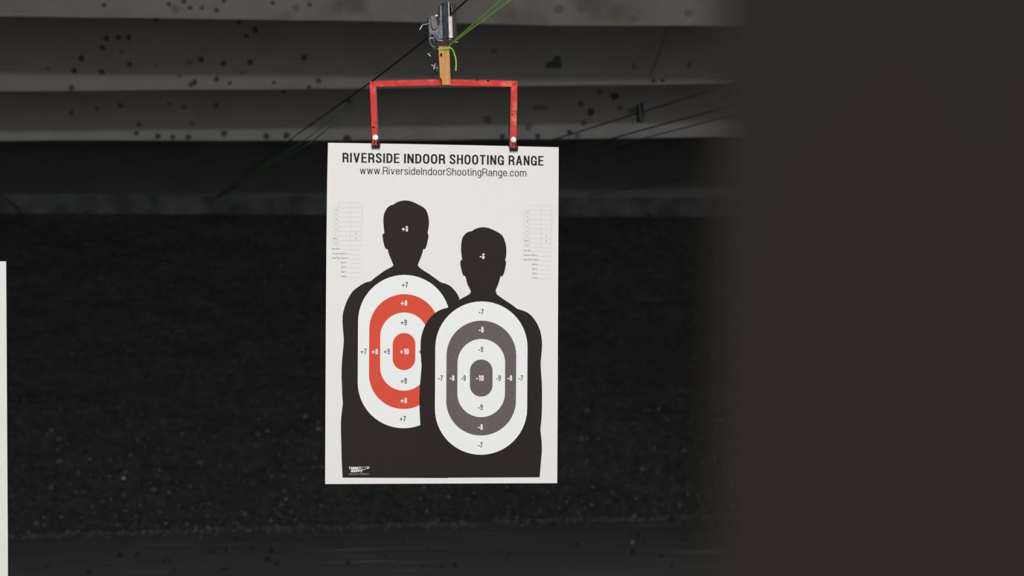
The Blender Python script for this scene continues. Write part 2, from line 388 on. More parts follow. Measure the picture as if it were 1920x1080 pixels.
def poly36(v): return [(600 + x / 3.6, 260 + y / 3.6) for x, y in v]
def poly45(v): return [(600 + x / 4.5, 500 + y / 4.5) for x, y in v]
def poly49(v): return [(600 + x / 4.908, 700 + y / 4.908) for x, y in v]
def poly27(v): return [(780 + x / 2.7, 520 + y / 2.7) for x, y in v]
A_head = poly36([(495, 855), (492, 845), (480, 815), (464, 775), (457, 747), (447, 745), (435, 725), (425, 680), (422, 656), (425, 643), (434, 637), (431, 600), (428, 560), (430, 520), (440, 490), (455, 467),
                 (475, 451), (497, 444), (515, 432), (545, 421), (580, 417), (615, 423), (650, 438), (680, 453), (706, 470), (720, 490), (730, 520), (736, 560), (733, 600), (726, 637), (731, 645),
                 (732, 662), (727, 690), (717, 730), (707, 747), (697, 746), (690, 775), (675, 815), (661, 850), (667, 864), (690, 884), (730, 909), (780, 944), (815, 969), (850, 980), (880, 995), (905, 1020), (925, 1045), (940, 1075)])
A_body = [(862.5, 572), (862, 620), (840, 700), (840, 896.2)]
A_left = poly49([(208, 960), (200, 800), (196, 650), (193, 540), (193, 450), (197, 390), (203, 340), (209, 292), (210, 270), (205, 200), (200, 120)]) + \
         poly45([(188, 1075), (185, 1000), (182, 920), (183, 860), (187, 780), (195, 700), (200, 640), (200, 600), (197, 560), (192, 500), (190, 440), (195, 390), (215, 320), (245, 255), (280, 205), (330, 165), (380, 136), (430, 121)]) + \
         poly36([(360, 947), (400, 917), (440, 889), (480, 868)])
silA = catmull(A_left + A_head, 3) + A_body
B_head = poly36([(1019, 1035), (1012, 1015), (995, 980), (986, 945), (979, 926), (969, 924), (960, 905), (950, 860), (947, 836), (950, 822), (959, 816), (955, 780), (952, 740), (955, 700), (962, 670), (978, 646),
                 (1000, 630), (1025, 624), (1045, 611), (1075, 601), (1105, 598), (1140, 604), (1180, 621), (1214, 640), (1235, 661), (1247, 690), (1256, 725), (1258, 760), (1256, 795), (1250, 818), (1254, 827),
                 (1255, 845), (1247, 890), (1238, 916), (1229, 929), (1219, 929), (1210, 960), (1200, 990), (1186, 1024), (1190, 1038)])
B_right = poly27([(410, 86), (430, 102), (460, 122), (490, 142), (512, 159), (540, 168), (565, 179), (590, 201), (612, 233), (628, 270), (636, 310), (638, 350), (634, 400), (631, 430), (633, 480), (637, 540), (638, 620), (636, 700),
                  (631, 757), (630, 777), (636, 830), (637, 880), (632, 940), (626, 1012)])
B_bot = [(840, 895.6), (790, 895.9), (788.5, 830)]
B_left = poly27([(22, 748), (19, 690), (17, 620), (19, 560), (24, 500), (28, 452), (26, 420), (23, 370), (24, 320), (32, 280), (48, 240), (70, 206), (100, 178), (130, 162), (163, 152), (190, 132), (220, 113), (250, 97), (272, 84)])
silB = catmull(B_head + B_right, 3) + B_bot + catmull(B_left, 3)
def stadium(cx, cy, w, hh, n=28):
    r = w / 2; s = hh / 2 - r; k = -.006
    pts = arc(cx, -s, r, r, 180, 360, n) + arc(cx, s, r, r, 0, 180, n)
    return [(x + y * k, cy + y) for x, y in pts]
def sub(subj, clip):
    return subj
def nums(fig, ly, items):
    for s, x, y, m, cap in items:
        t = .195 if m == 'ink_white' else .15
        gl = [glyph(c_, t) for c_ in s]; n = sum(a[0] for a in gl) + .12 * (len(s) - 1)
        L = n * cap * .90
        print_mesh('score_number', [(m, text_polys(s, x - L / 2, y + cap / 2, x + L / 2, y + cap / 2 + .05, cap, t, .12))], ly, fig)
W, Kk, G = 'ink_white', 'ink_text', 'ink_green'
figA = print_mesh('printed_silhouette', [('ink_black', [silA])], 2, sheet); figA['label'] = 'taller printed silhouette with red scoring rings'
figB = print_mesh('printed_silhouette', [('ink_black_print', [silB])], 8, sheet); figB['label'] = 'shorter printed silhouette with grey scoring rings'
for fig, cx, cy, ly, ink in ((figA, 757.5, 659.2, 3, 'ink_red'), (figB, 902.3, 708.9, 9, 'ink_grey')):
    for i, (nm, w, hh, mm, lab) in enumerate((('scoring_zone', 173, 287.6, 'paper_zone', 'outer white zone'), ('scoring_ring', 130.8, 215.4, ink, 'coloured ring'), ('scoring_zone', 89.3, 146.6, 'paper_zone', 'inner white zone'), ('bullseye', 42.5, 69.6, ink, 'coloured bullseye'))):
        o = print_mesh(nm, [(mm, [stadium(cx, cy, w, hh)])], ly + i, fig); o['label'] = lab
nums(figA, 7, [('+6', 759.3, 429, W, 10.6), ('+7', 759, 534, Kk, 10.4), ('+8', 757.5, 568, W, 10.8), ('+9', 757, 604.5, Kk, 10.6), ('+7', 681.7, 659, G, 10.4), ('+8', 702.7, 659, W, 10.6), ('+9', 725.2, 659, G, 10.4),
    ('+10', 758.2, 659, W, 10.8), ('+9', 791, 659, G, 10.4), ('+9', 757, 714, Kk, 10.6), ('+8', 757, 751, W, 10.8), ('+7', 755, 785, Kk, 10.4)])
nums(figB, 13, [('-6', 904.2, 480.4, W, 10.8), ('-7', 902.3, 584.5, Kk, 10.4), ('-8', 902.3, 618, W, 10.8), ('-9', 901.6, 655, Kk, 10.4), ('-7', 826, 708.8, Kk, 10.2), ('-8', 847.6, 708.8, W, 10.4), ('-9', 869, 708.8, Kk, 10.2),
    ('-10', 900, 708.8, W, 10.8), ('-9', 934.8, 708.8, Kk, 10.2), ('-8', 956, 708.8, W, 10.4), ('-7', 976.2, 708.8, Kk, 10.2), ('-9', 900.8, 763.5, Kk, 10.4), ('-8', 900.8, 800.5, W, 10.8), ('-7', 900.4, 834.3, Kk, 10.4)])
# maker's mark at the foot of the sheet
def lg(x, y): return (640 + x / 21.6, 860 + y / 21.6)
a, b = lg(300, 435), lg(775, 435)
mk = text_polys('TARGET', lg(322, 437)[0], lg(0, 437)[1], lg(775, 437)[0], lg(0, 437)[1], 4.9, .24, .06, shear=-.0, up=(-.25, -1))
mk += text_polys('HAPPY', lg(378, 545)[0], lg(0, 545)[1], lg(838, 552)[0], lg(0, 552)[1], 4.4, .24, .06, up=(.3, -1))
gun = [lg(*v) for v in ((780, 330), (880, 350), (1000, 335), (1090, 325), (1122, 345), (1115, 395), (1090, 405), (985, 400), (960, 425), (930, 455), (880, 455), (860, 420), (790, 425))]
mk += thick(gun, .75, True)
mk += thick([lg(1040, 350), lg(1060, 380), lg(1085, 350)], .7)
tx = text_polys('2010 LEGACY PRODUCTS', lg(330, 655)[0], lg(0, 655)[1], lg(1110, 655)[0], lg(0, 655)[1], 2.9, .16, .1)
tx += thick(arc(lg(302, 625)[0], lg(0, 625)[1], 1.0, 1.2, 0, 360, 12)[:-1], .35, True)
print_mesh('maker_mark', [('ink_white', mk), ('ink_pale', tx)], 14, sheet)

# ------------------------------------------------------------------ the carrier on the cable: trolley, wooden post, red frame, clips
CO = P(832, 84, YP)
carrier = bpy.data.objects.new('target_carrier', None); COL.objects.link(carrier); carrier.location = CO; carrier.empty_display_size = .1
tag(carrier, 'steel cable trolley with wooden post and red bracket, holding the silhouette target', 'target carrier', 'target carriers')
def part(name, bm, mats, parent=carrier, **kw):
    bmesh.ops.translate(bm, verts=bm.verts[:], vec=-CO)
    return link(name, bm, mats, parent, **kw)
def z8(v): return [(785 + x / 10.8, y / 10.8) for x, y in v]
# red flat-bar bracket
bm = bmesh.new()
prism(bm, [(692.8, 152.2), (760, 150.2), (827, 148.7), (900, 149.8), (970.3, 151.6), (958.4, 162.6), (900, 161.2), (827, 160.2), (760, 161), (704.4, 162.6)], YP - .012, .014); bevel(bm, .0008)
xbar = part('crossbar', bm, 'paint_red')
bm = bmesh.new(); prism(bm, [(693.0, 152.8), (704.3, 163.0), (708.6, 272), (698.2, 272)], YP - .0125, .012); bevel(bm, .0008)
armL = part('arm', bm, 'paint_red')
bm = bmesh.new(); prism(bm, [(970.2, 152.2), (959.2, 163.0), (957.6, 277), (967.8, 277)], YP - .0125, .012); bevel(bm, .0008)
armR = part('arm', bm, 'paint_red')
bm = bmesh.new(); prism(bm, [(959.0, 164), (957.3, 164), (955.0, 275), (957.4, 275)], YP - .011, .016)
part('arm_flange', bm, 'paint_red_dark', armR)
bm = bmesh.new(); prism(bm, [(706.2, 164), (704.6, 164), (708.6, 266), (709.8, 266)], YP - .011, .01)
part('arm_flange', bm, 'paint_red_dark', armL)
def chip(bm, x, y, r, Y=YP - .0131):
    c0 = P(x, y, Y); n = 9
    pr = [c0 + Vector((math.cos(2 * PI * k / n), 0, math.sin(2 * PI * k / n))) * r * random.uniform(.7, 1.2) for k in range(n)]
    prism_pts(bm, pr, .0006)
for lst, par, Yc in (([(699, 152.6, .003), (895, 149.6, .0032), (915, 151.8, .0035)], xbar, YP - .0124), ([(700.5, 239, .0035)], armL, YP - .0129), ([(960.6, 215, .0025)], armR, YP - .0129)):
    for x, y, r_ in lst:
        bm = bmesh.new(); chip(bm, x, y, r_, Yc); part('paint_chip', bm, 'hole_dark', par)
def dome(bm, c0, r, dz, n=16):
    rings = []
    for a in (90, 65, 40, 15, 0):
        rr = r * math.sin(math.radians(a)); d = dz * math.cos(math.radians(a))
        rings.append([bm.verts.new(c0 + Vector((rr * math.cos(2 * PI * k / n), -d, rr * math.sin(2 * PI * k / n)))) for k in range(n)] if rr > 1e-6 else [bm.verts.new(c0 + Vector((0, -d, 0)))])
    for A, B in zip(rings, rings[1:]):
        for k in range(n):
            if len(B) > 1: bm.faces.new((A[k], A[(k + 1) % n], B[(k + 1) % n], B[k]))
            else: bm.faces.new((A[k], A[(k + 1) % n], B[0]))
    bm.faces.new(rings[0][::-1])
for (x, y), par, clipx, cy0 in (((703.6, 257.6), armL, 705.2, 269.3), ((962.6, 262.0), armR, 963.6, 274.4)):
    bm = bmesh.new(); dome(bm, P(x, y, YP - .0125), .0085, .006)
    s = part('screw', bm, 'zinc', par, smooth=True)
    bm = bmesh.new(); c0 = P(x - .3, y + .6, YP - .0185); box(bm, c0 + Vector((-.0035, 0, -.0012)), c0 + Vector((.0035, .002, .0012))); box(bm, c0 + Vector((-.0012, 0, -.0035)), c0 + Vector((.0012, .002, .0035)))
    part('screw_slot', bm, 'wire', par)
    # black spring clip: folded body, two rolled tubes and a wire tongue up to the screw
    bm = bmesh.new()
    w = 8.0
    prism(bm, [(clipx - w, cy0 + .3), (clipx - w + .4, cy0 - .6), (clipx + w - .4, cy0 - .2), (clipx + w, cy0 + .6), (clipx + w - .6, cy0 + 8.2), (clipx - w + .2, cy0 + 7.8)], YP - .006, .012); bevel(bm, .0008)
    for k in (-5.4, 0, 5.2):
        p0 = P(clipx + k, cy0 - 1.5, YP - .0068); p1 = P(clipx + k - .1, cy0 + 9.2, YP - .0068); tube(bm, [p0, p1], .0032, 10)
    part('binder_clip', bm, 'black_metal', par)
    bm = bmesh.new()
    for k in (-3.2, 2.6):
        tube(bm, [P(clipx + k, cy0 + 1, YP - .0135), P(clipx + k * .8, cy0 - 5, YP - .0145), P(x + k * .4, y + 2, YP - .0145)], .0013, 6)
    part('clip_handle', bm, 'black_metal', par)
# wooden post
bm = bmesh.new()
prism(bm, [(822.0, 84), (842.2, 84), (843.4, 116), (844.8, 158.9), (829.4, 159.3), (828.8, 149), (825.3, 145)], YP - .030, .017); bevel(bm, .001)
post = part('wooden_post', bm, 'wood')
bm = bmesh.new(); c0 = P(827.2, 103, YP - .0308)
prism_pts(bm, [c0 + Vector((.0034 * math.cos(k * PI / 7), 0, .005 * math.sin(k * PI / 7))) for k in range(14)], .004)
part('bolt_hole', bm, 'hole_dark', post)
# bolt with cotter behind the post
bm = bmesh.new(); c0 = P(821.5, 128.5, YP - .02)
prism_pts(bm, [c0 + Vector((.0095 * math.cos(k * PI / 3 + .3), 0, .0115 * math.sin(k * PI / 3 + .3))) for k in range(6)], .02); bevel(bm, .001)
bolt = part('bolt', bm, 'steel_black', post)
bm = bmesh.new(); Y = YP - .026
tube(bm, [P(809, 121.5, Y), P(813, 124, Y), P(817, 127, Y), P(821, 128, Y)], .0012, 6); tube(bm, [P(816.8, 119, Y), P(814, 124, Y), P(813.4, 130, Y)], .001, 6)
part('cotter_pin', bm, 'wire', post)
# trolley
Yt = YP - .055
bm = bmesh.new()
def face(pts, mi):                    # pts: (px, py, Y)
    f = bm.faces.new([bm.verts.new(P(x, y, Y)) for x, y, Y in pts]); f.material_index = mi
def Z(x): return 785 + x / 10.8
def zy(y): return y / 10.8
yl, yf, yr = Yt + .030, Yt, Yt + .030
# right channel: side, front-left face, front (slotted) face, right face, built as thick plates; steel tones paint the lit ridge and darker sides
def plate(a, b_, y0a, y1a, y0b, y1b, Ya, Yb, th, mi):
    """vertical plate between two upright edges"""
    q_ = [P(Z(a), zy(y0a), Ya), P(Z(b_), zy(y0b), Yb), P(Z(b_ + (y1b - y0b) * .03), zy(y1b), Yb), P(Z(a + (y1a - y0a) * .03), zy(y1a), Ya)]
    n = (q_[1] - q_[0]).cross(q_[3] - q_[0]).normalized()
    if n.y < 0: n = -n
    f_ = [bm.verts.new(v) for v in q_]; k_ = [bm.verts.new(v + n * th) for v in q_]
    fs = [bm.faces.new(f_), bm.faces.new(k_[::-1])] + [bm.faces.new((f_[i], k_[i], k_[(i + 1) % 4], f_[(i + 1) % 4])) for i in range(4)]
    for f in fs: f.material_index = mi
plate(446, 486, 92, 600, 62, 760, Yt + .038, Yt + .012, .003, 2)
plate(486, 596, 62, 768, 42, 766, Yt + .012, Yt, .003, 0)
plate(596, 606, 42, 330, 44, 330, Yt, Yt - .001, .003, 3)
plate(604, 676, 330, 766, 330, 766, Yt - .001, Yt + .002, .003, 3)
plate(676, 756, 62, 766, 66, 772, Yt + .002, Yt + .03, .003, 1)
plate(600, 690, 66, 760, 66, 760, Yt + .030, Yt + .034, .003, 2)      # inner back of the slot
trolley = part('trolley_channel', bm, ['steel_dark', 'steel_grey', 'steel_black', 'steel_lit'])
# left jaw
bm = bmesh.new()
prism(bm, z8([(205, 345), (238, 322), (262, 420), (300, 590), (330, 620), (384, 545), (425, 480), (430, 120), (470, 95), (505, 560), (512, 765), (400, 805), (345, 735), (330, 690), (215, 700), (203, 560)]), Yt + .022, .026); bevel(bm, .001)
jaw = part('trolley_jaw', bm, 'steel_dark')
bm = bmesh.new(); prism(bm, z8([(238, 318), (344, 322), (384, 545), (322, 602), (272, 560)]), Yt + .012, .014); bevel(bm, .001)
part('jaw_cheek', bm, 'steel_grey', jaw)
bm = bmesh.new(); prism(bm, z8([(344, 318), (412, 310), (424, 490), (386, 548)]), Yt + .032, .004); part('jaw_slot', bm, 'steel_black', jaw)
bm = bmesh.new(); prism(bm, z8([(336, 302), (384, 300), (384, 326), (340, 330)]), Yt + .016, .006); part('jaw_tip', bm, 'steel_lit', jaw)
# hook loop under the jaw
bm = bmesh.new()
tube(bm, [P(Z(x), zy(y), Yt + .02) for x, y in catmull([(232, 690), (226, 800), (250, 900), (320, 960), (392, 870), (380, 800), (330, 750), (300, 690)], 4)], .0042, 10)
tube(bm, [P(Z(x), zy(y), Yt + .024) for x, y in [(300, 700), (300, 800), (330, 900)]], .004, 10)
loop = part('trolley_hook', bm, 'steel_dark', smooth=True)
bm = bmesh.new(); tube(bm, [P(Z(x), zy(y), Yt + .0145) for x, y in catmull([(222, 782), (255, 768), (300, 766)], 4)], .0016, 8); part('hook_highlight', bm, 'wire', loop)  # bright arc added as a painted highlight on the hook
# rusty seat between the channel and the post
bm = bmesh.new(); prism(bm, z8([(395, 810), (500, 775), (745, 770), (700, 850), (620, 905), (420, 905), (330, 990), (250, 1015), (330, 950)]), Yt + .012, .036); bevel(bm, .001)
seat = part('trolley_saddle', bm, 'rust')
for (x0, y0), (x1, y1) in (((400, 818), (490, 828)), ((612, 803), (662, 800)), ((722, 845), (786, 856))):
    bm = bmesh.new(); tube(bm, [P(Z(x0), zy(y0), Yt + .009), P(Z((x0 + x1) / 2), zy((y0 + y1) / 2 - 4), Yt + .008), P(Z(x1), zy(y1), Yt + .009)], .0011, 6); part('staple', bm, 'wire', seat)
bm = bmesh.new(); tube(bm, [P(Z(x), zy(y), Yt + .03) for x, y in catmull([(22, 602), (50, 550), (72, 512), (100, 492), (140, 498), (205, 470)], 3)], .0011, 6); part('wire_end', bm, 'wire', jaw)
bm = bmesh.new(); tube(bm, [P(802.0, 100.5, YP - .03), P(807.5, 105.5, YP - .03)], .0018, 6); tube(bm, [P(803, 101, YP - .03), P(812, 96, YP - .02), P(822, 90, YP - .015)], .0005, 5)
part('wire_end', bm, 'wire', jaw)

# ------------------------------------------------------------------ cables and cords of the lanes
YB = 18.75                                # back wall
def line(name, mats, pts, r, n=8):
    bm = bmesh.new()
    if isinstance(mats, list): tube(bm, [p for p in pts if p.y < 10.75], r, n, 0); tube(bm, [p for p in pts if p.y > 10.65], r, n, 1)
    else: tube(bm, pts, r, n)
    return link(name, bm, mats)
XL = P(812, 62, Yt + .03).x; ZL = P(812, 62, Yt + .03).z
Yc = Yt + .03
o = line('trolley_cable', ['cable', 'cable_far'], [Vector((XL + .005, -.6, ZL + .03)), P(875, 0.5, 6.09), P(848, 25, Yt + .002), P(843, 30, Yt + .02), P(812, 61, 6.405), P(800, 73, 6.5), P(700, 150.5, 7.75), Vector((P(560, 250, 10.7).x, 10.7, P(560, 250, 10.7).z)), P(415, 362, 17.6), P(404, 370, YB)], .0027)
tag(o, 'thin black steel cable running through the trolley above the red frame', 'cable')
# green pull cord: two strands to the trolley, a turn round the post and a hanging tail, two strands on down range
bm = bmesh.new()
k0 = P(843, 84, YP - .034)
for sx, sy, r_ in ((938, 0, .0021), (956, 0, .0024)):
    a_ = P(sx, sy, 5.7); e = a_ + (a_ - k0) * 1.0; e.z = a_.z + (a_.z - k0.z) * .9
    tube(bm, [e, a_, k0], r_, 6, 0)
tube(bm, [k0, P(842, 90, YP - .034), P(836, 91.8, YP - .034), P(828, 92.4, YP - .034), P(821.5, 92, YP - .031), P(821, 91.5, YP - .012), P(843, 90.5, YP - .010), P(844.5, 90.5, YP - .03), P(840, 91, YP - .035)], .0016, 6, 0)
for dx, dy in ((0, 0), (-2.5, .8), (2, -.8)):
    c0 = P(838 + dx, 91 + dy, YP - .0355); tube(bm, [c0 + Vector((-.003, 0, -.002)), c0 + Vector((0, -.002, 0)), c0 + Vector((.003, 0, .002))], [.0014, .0026, .0014], 6, 0)
tail = catmull([(840, 89.5), (845, 90), (849, 94), (853.4, 106), (855.2, 117), (854.8, 128), (854.5, 133)], 4)
tube(bm, [P(x, y, YP - .036) for x, y in tail], [.0019] * (len(tail) - 3) + [.0022, .0028, .0026], 8, 1)
for (x0, y0, Y0), (x1, y1, Y1), (x2, y2, Y2) in (((822, 96, YP - .01), (586, 265, 9.9), (424, 362, 17.9)), ((818, 90, YP - .01), (565, 268, 10.1), (412, 367, 17.9))):
    tube(bm, [P(x0, y0, Y0), P(700 + (x0 - 820) * 3, 165 if x0 > 820 else 168, 7.9), P(x1, y1, Y1), P((x1 + x2) / 2, (y1 + y2) / 2 - 2, 13), P(x2, y2, Y2), P(x2 - 12, y2 + 8, YB)], [.0005, .0006, .0024, .0038, .0038, .0038], 6, 2)
tag(link('green_cord', bm, ['cord_green', 'cord_tail', 'cord_far']), 'bright green pull cord knotted round the wooden post with a short hanging tail', 'cord')

for X, z0, nm, lab, r_ in ((2.33, 2.247, 'cable', 'dark cable of the next lane ending above the small dark trolley', .004), (2.33, 2.167, 'cable', 'upper of two close thin dark cords right of the target', .0035), (2.33, 2.13, 'cable', 'lower of two close thin dark cords right of the target', .0025), (3.8, 2.19, 'cable', 'faint dark cable below the lowest baffle on the right', .003)):
    o = line('lane_' + nm, 'cable_far', [Vector((X, .4, z0 + .01)), Vector((X, 6, z0 - .01)), Vector((X, 10.35, z0)), Vector((X, YB, z0))], r_); tag(o, lab, 'cable')
bm = bmesh.new()
c0 = Vector((2.33, 10.33, 2.247))
prism_pts(bm, [c0 + Vector(v) * 1.0 for v in ((-.014, 0, .035), (-.004, 0, .035), (-.004, 0, .006), (.005, 0, .006), (.005, 0, .042), (.013, 0, .042), (.014, 0, -.03), (.004, 0, -.045), (-.012, 0, -.04))], .05); bevel(bm, .002)
tag(link('cable_trolley', bm, 'steel_black'), 'small dark trolley hanging on the next lane cable, right of the red frame', 'trolley')

# ------------------------------------------------------------------ the neighbouring lane's target at the left edge
def copy_tree(o, parent=None):
    c_ = o.copy(); COL.objects.link(c_)
    if parent is not None: c_.parent = parent
    for ch in list(o.children): copy_tree(ch, c_)
    return c_
ORG2 = P(11.2, 490, YP)
s2 = copy_tree(sheet); s2.location = ORG2; s2.rotation_euler = (0, math.radians(-.55), 0)
s2['label'] = 'white paper target cut off by the left edge, in the next lane'
dxl = ORG2.x - ORG.x; dzl = ORG2.z - ORG.z
c2 = copy_tree(carrier); drop = dzl + .14
c2.location = CO + Vector((dxl, 0, -.14)); c2['label'] = 'steel trolley and red bracket of the lane to the left, with a longer post'
for ch in c2.children:
    nm = ch.name.split('.')[0]
    if nm in ('crossbar', 'arm'): ch.location.z += drop
    if nm == 'wooden_post': ch.scale.z = 1 - drop / .105
o = line('lane_cable', 'cable_far', [Vector((XL + dxl, -.6, ZL - .11)), Vector((XL + dxl, Yc, ZL - .14)), Vector((XL + dxl, YB, ZL - .14))], .0027); tag(o, 'thin steel cable of the lane left of the silhouette target', 'cable')
o = line('pull_line', 'cord_far', [Vector((XL + dxl, 7, ZL - .18)), Vector((XL + dxl, YB, ZL - .12))], .004); tag(o, 'faint green pull cord of the lane to the left', 'cord')

# ------------------------------------------------------------------ ceiling baffles with bullet holes
XA, XB, ZC = -4.2, 6.2, 4.3
def fit(pts, Y):
    w = [P(x, y, Y) for x, y in pts]
    def zz(X):
        if X <= w[0].x: a_, b_ = w[0], w[1]
        elif X >= w[-1].x: a_, b_ = w[-2], w[-1]
        else: a_, b_ = next((p, q_) for p, q_ in zip(w, w[1:]) if p.x <= X <= q_.x)
        return a_.z + (b_.z - a_.z) * (X - a_.x) / (b_.x - a_.x)
    return zz
B1 = [(0, 31), (350, 35), (700, 40), (900, 44.5), (1080, 48.5), (1340, 49)]
B2 = [(0, 171), (640, 166), (1340, 157)]
B3 = [(0, 263.5), (620, 263), (980, 261), (1340, 257)]
def baffle(pts, Y, mname, lab):
    zz = fit(pts, Y); bm = bmesh.new(); n = 40
    rows = []
    xs = [XA + (XB - XA) * i / n for i in range(n + 1)]
    lo = [Vector((x, Y, max(zz(max(min(x, 5), -2)), 2.2) + random.uniform(-.002, .002))) for x in xs]
    prism_pts(bm, lo + [Vector((XB, Y, ZC)), Vector((XA, Y, ZC))], .012)
    o = link('ceiling_baffle', bm, mname); tag(o, lab, 'baffle', 'ceiling baffles'); return o
Y1, Y2, Y3 = 12.93, 14.65, 16.17
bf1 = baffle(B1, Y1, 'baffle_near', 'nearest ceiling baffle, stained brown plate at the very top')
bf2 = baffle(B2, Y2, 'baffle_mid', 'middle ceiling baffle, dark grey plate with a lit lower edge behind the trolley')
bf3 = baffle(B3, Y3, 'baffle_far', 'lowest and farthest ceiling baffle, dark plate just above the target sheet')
def hole(par, px, py, Y, rx, rz=None, soft=False):
    bm = bmesh.new(); c0 = P(px, py, Y - .0005); rz = rz or rx; n = 14
    jit = [random.uniform(.82, 1.16) for _ in range(n)]
    sc = Y / FPX
    def ring(f_, dy): return [bm.verts.new(c0 + Vector((math.cos(2 * PI * k / n) * rx * sc * f_ * jit[k], dy, math.sin(2 * PI * k / n) * rz * sc * f_ * jit[k]))) for k in range(n)]
    rr = [ring(1.0, 0), ring(.86, -.004), ring(.62, -.001), ring(.3, -.0006)]
    for A, B in zip(rr, rr[1:]):
        for k in range(n): bm.faces.new((A[k], A[(k + 1) % n], B[(k + 1) % n], B[k]))
    bm.faces.new(rr[-1]); 
    return link('bullet_hole', bm, 'dent_soft' if soft else 'dent', par, smooth=True)
d27 = lambda l: [(x / 2.7, y / 2.7, *r_) for x, y, *r_ in l]
h1 = d27([(527, 27, 4.5), (855, 22, 4.5), (962, 40, 4.5), (1022, 38, 4.2), (1098, 52, 5), (1380, 14, 4), (1567, 22, 4.5), (1135, 5, 4), (930, 8, 5)])
h1s = d27([(890, 45, 8), (1710, 35, 9), (1500, 40, 7)]) + [(1048, 18, 9), (1092, 14, 10), (1188, 34, 7), (1290, 24, 8), (1165, 12, 6)]
h2 = d27([(788, 96, 5.2), (748, 80, 3.5), (1050, 92, 3.5), (1210, 112, 4.5), (540, 193, 5.4), (598, 190, 5.4), (652, 190, 5.6), (518, 242, 5.6), (412, 298, 5.8), (655, 328, 5.4), (375, 358, 5.4), (515, 365, 5.8), (360, 445, 5.4), (1018, 303, 6), (1130, 322, 6), (1265, 315, 5.6),
          (1247, 182, 5), (1292, 152, 5.6), (1540, 292, 6), (985, 415, 6), (968, 428, 5.5), (1097, 400, 5.2), (1163, 420, 4), (1387, 420, 3.4), (1613, 408, 5.4), (1565, 443, 5)])
h2s = d27([(618, 262, 5), (240, 350, 4), (958, 318, 5), (1225, 372, 4), (790, 330, 4), (910, 385, 4)]) + [(926, 95, 6), (1189, 124, 6), (1292, 122, 6)]
h2b = [(1039, 121, 17, 8), (1045, 113, 8, 9), (1226, 152, 5, 5), (1242, 151, 4, 4)]
h3 = d27([(690, 675, 5), (800, 690, 5.6), (873, 694, 5.2), (953, 694, 5.2), (1133, 677, 5.6), (1450, 685, 6.4), (1348, 690, 6), (1755, 703, 8)]) + [(1153.7, 180.4, 9.5, 8), (1108, 210, 7.5, 8.5), (1008, 255, 5.5, 5.5), (942, 256, 6, 6), (1068, 248, 6, 5)]
h3s = d27([(612, 535, 6), (705, 630, 5), (935, 540, 5), (1095, 535, 6), (490, 550, 4), (362, 570, 5), (970, 625, 5), (855, 525, 4), (1770, 515, 6), (1435, 465, 5)]) + [(1124, 172, 6), (1089, 194, 6), (1163, 202, 6), (1094, 231, 6), (1014, 202, 14, 5), (991, 238, 7), (1083, 255, 5), (1185, 207, 9, 7), (914, 225, 8)]
for par, Y, l, soft in ((bf1, Y1, h1, 0), (bf1, Y1, h1s, 1), (bf2, Y2, h2, 0), (bf2, Y2, h2s, 1), (bf2, Y2, h2b, 0), (bf3, Y3, h3, 0), (bf3, Y3, h3s, 1)):
    for hh in l: hole(par, hh[0], hh[1], Y, hh[2] * 1.0, hh[3] if len(hh) > 3 else None, soft)
bm = bmesh.new(); prism(bm, [(1250, 52), (1254, 52), (1238, 100), (1221, 143), (1216, 143), (1234, 98)], Y2 - .002, .002); link('scratch', bm, 'dent_soft', bf2)

# ------------------------------------------------------------------ the room
def struct(name, bm, m): o = link(name, bm, m); o['kind'] = 'structure'; return o
bm = bmesh.new(); box(bm, (XA - .1, -3, -.1), (XB + .1, YB + .2, 0)); struct('floor', bm, 'floor')
bm = bmesh.new(); box(bm, (XA - .1, -3, ZC), (XB + .1, YB + .2, ZC + .1)); struct('ceiling', bm, 'ceiling')
bm = bmesh.new(); box(bm, (XA - .1, -3, 0), (XA, YB + .2, ZC)); struct('wall_left', bm, 'wall_paint')
bm = bmesh.new(); box(bm, (XB, -3, 0), (XB + .1, YB + .2, ZC)); struct('wall_right', bm, 'wall_paint')
bm = bmesh.new(); box(bm, (XA, YB, 0), (XB, YB + .1, ZC)); struct('wall_back', bm, 'back_wall')
# crumb-rubber berm, foot to crest
def foot(X):
    a_ = PZ(0, 1004, 0); b_ = PZ(1320, 966, 0)
    return a_.y + (b_.y - a_.y) * (X - a_.x) / (b_.x - a_.x)
from mathutils import noise as mn
YCR, ZCR = 18.2, P(400, 402, 18.2).z
def berm_pt(X, t):
    y0 = foot(X) + .06 * mn.noise(Vector((X * 1.3, 0, 3)))
    Y = y0 + (YCR - y0) * t
    z = ZCR * t ** .97
    e = min(1, t * 12) * min(1, (1 - t) * 20)
    z += e * (.05 * mn.noise(Vector((X * .9, Y * .9, 0))) + .03 * mn.noise(Vector((X * 4, Y * 4, 5))) + .016 * mn.noise(Vector((X * 13, Y * 13, 9))))
    return Vector((X, Y, z))
bm = bmesh.new(); nx, ny = 200, 110
g = [[bm.verts.new(berm_pt(XA + .002 + (XB - XA - .004) * i / nx, j / ny)) for i in range(nx + 1)] for j in range(ny + 1)]
for j in range(ny):
    for i in range(nx): bm.faces.new((g[j][i], g[j][i + 1], g[j + 1][i + 1], g[j + 1][i]))
tag(link('rubber_berm', bm, 'rubber', smooth=True), 'sloping bank of black crumb rubber behind the targets', 'berm', kind='stuff')
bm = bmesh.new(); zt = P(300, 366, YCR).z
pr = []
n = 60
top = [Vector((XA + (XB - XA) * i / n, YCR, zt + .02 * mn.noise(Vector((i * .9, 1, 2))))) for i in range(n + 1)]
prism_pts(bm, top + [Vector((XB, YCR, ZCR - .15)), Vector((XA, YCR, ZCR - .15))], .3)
struct('lit_crest_1', bm, 'crest_band')  # added strip: the lit, greyer crumbs of the crest put into its colour

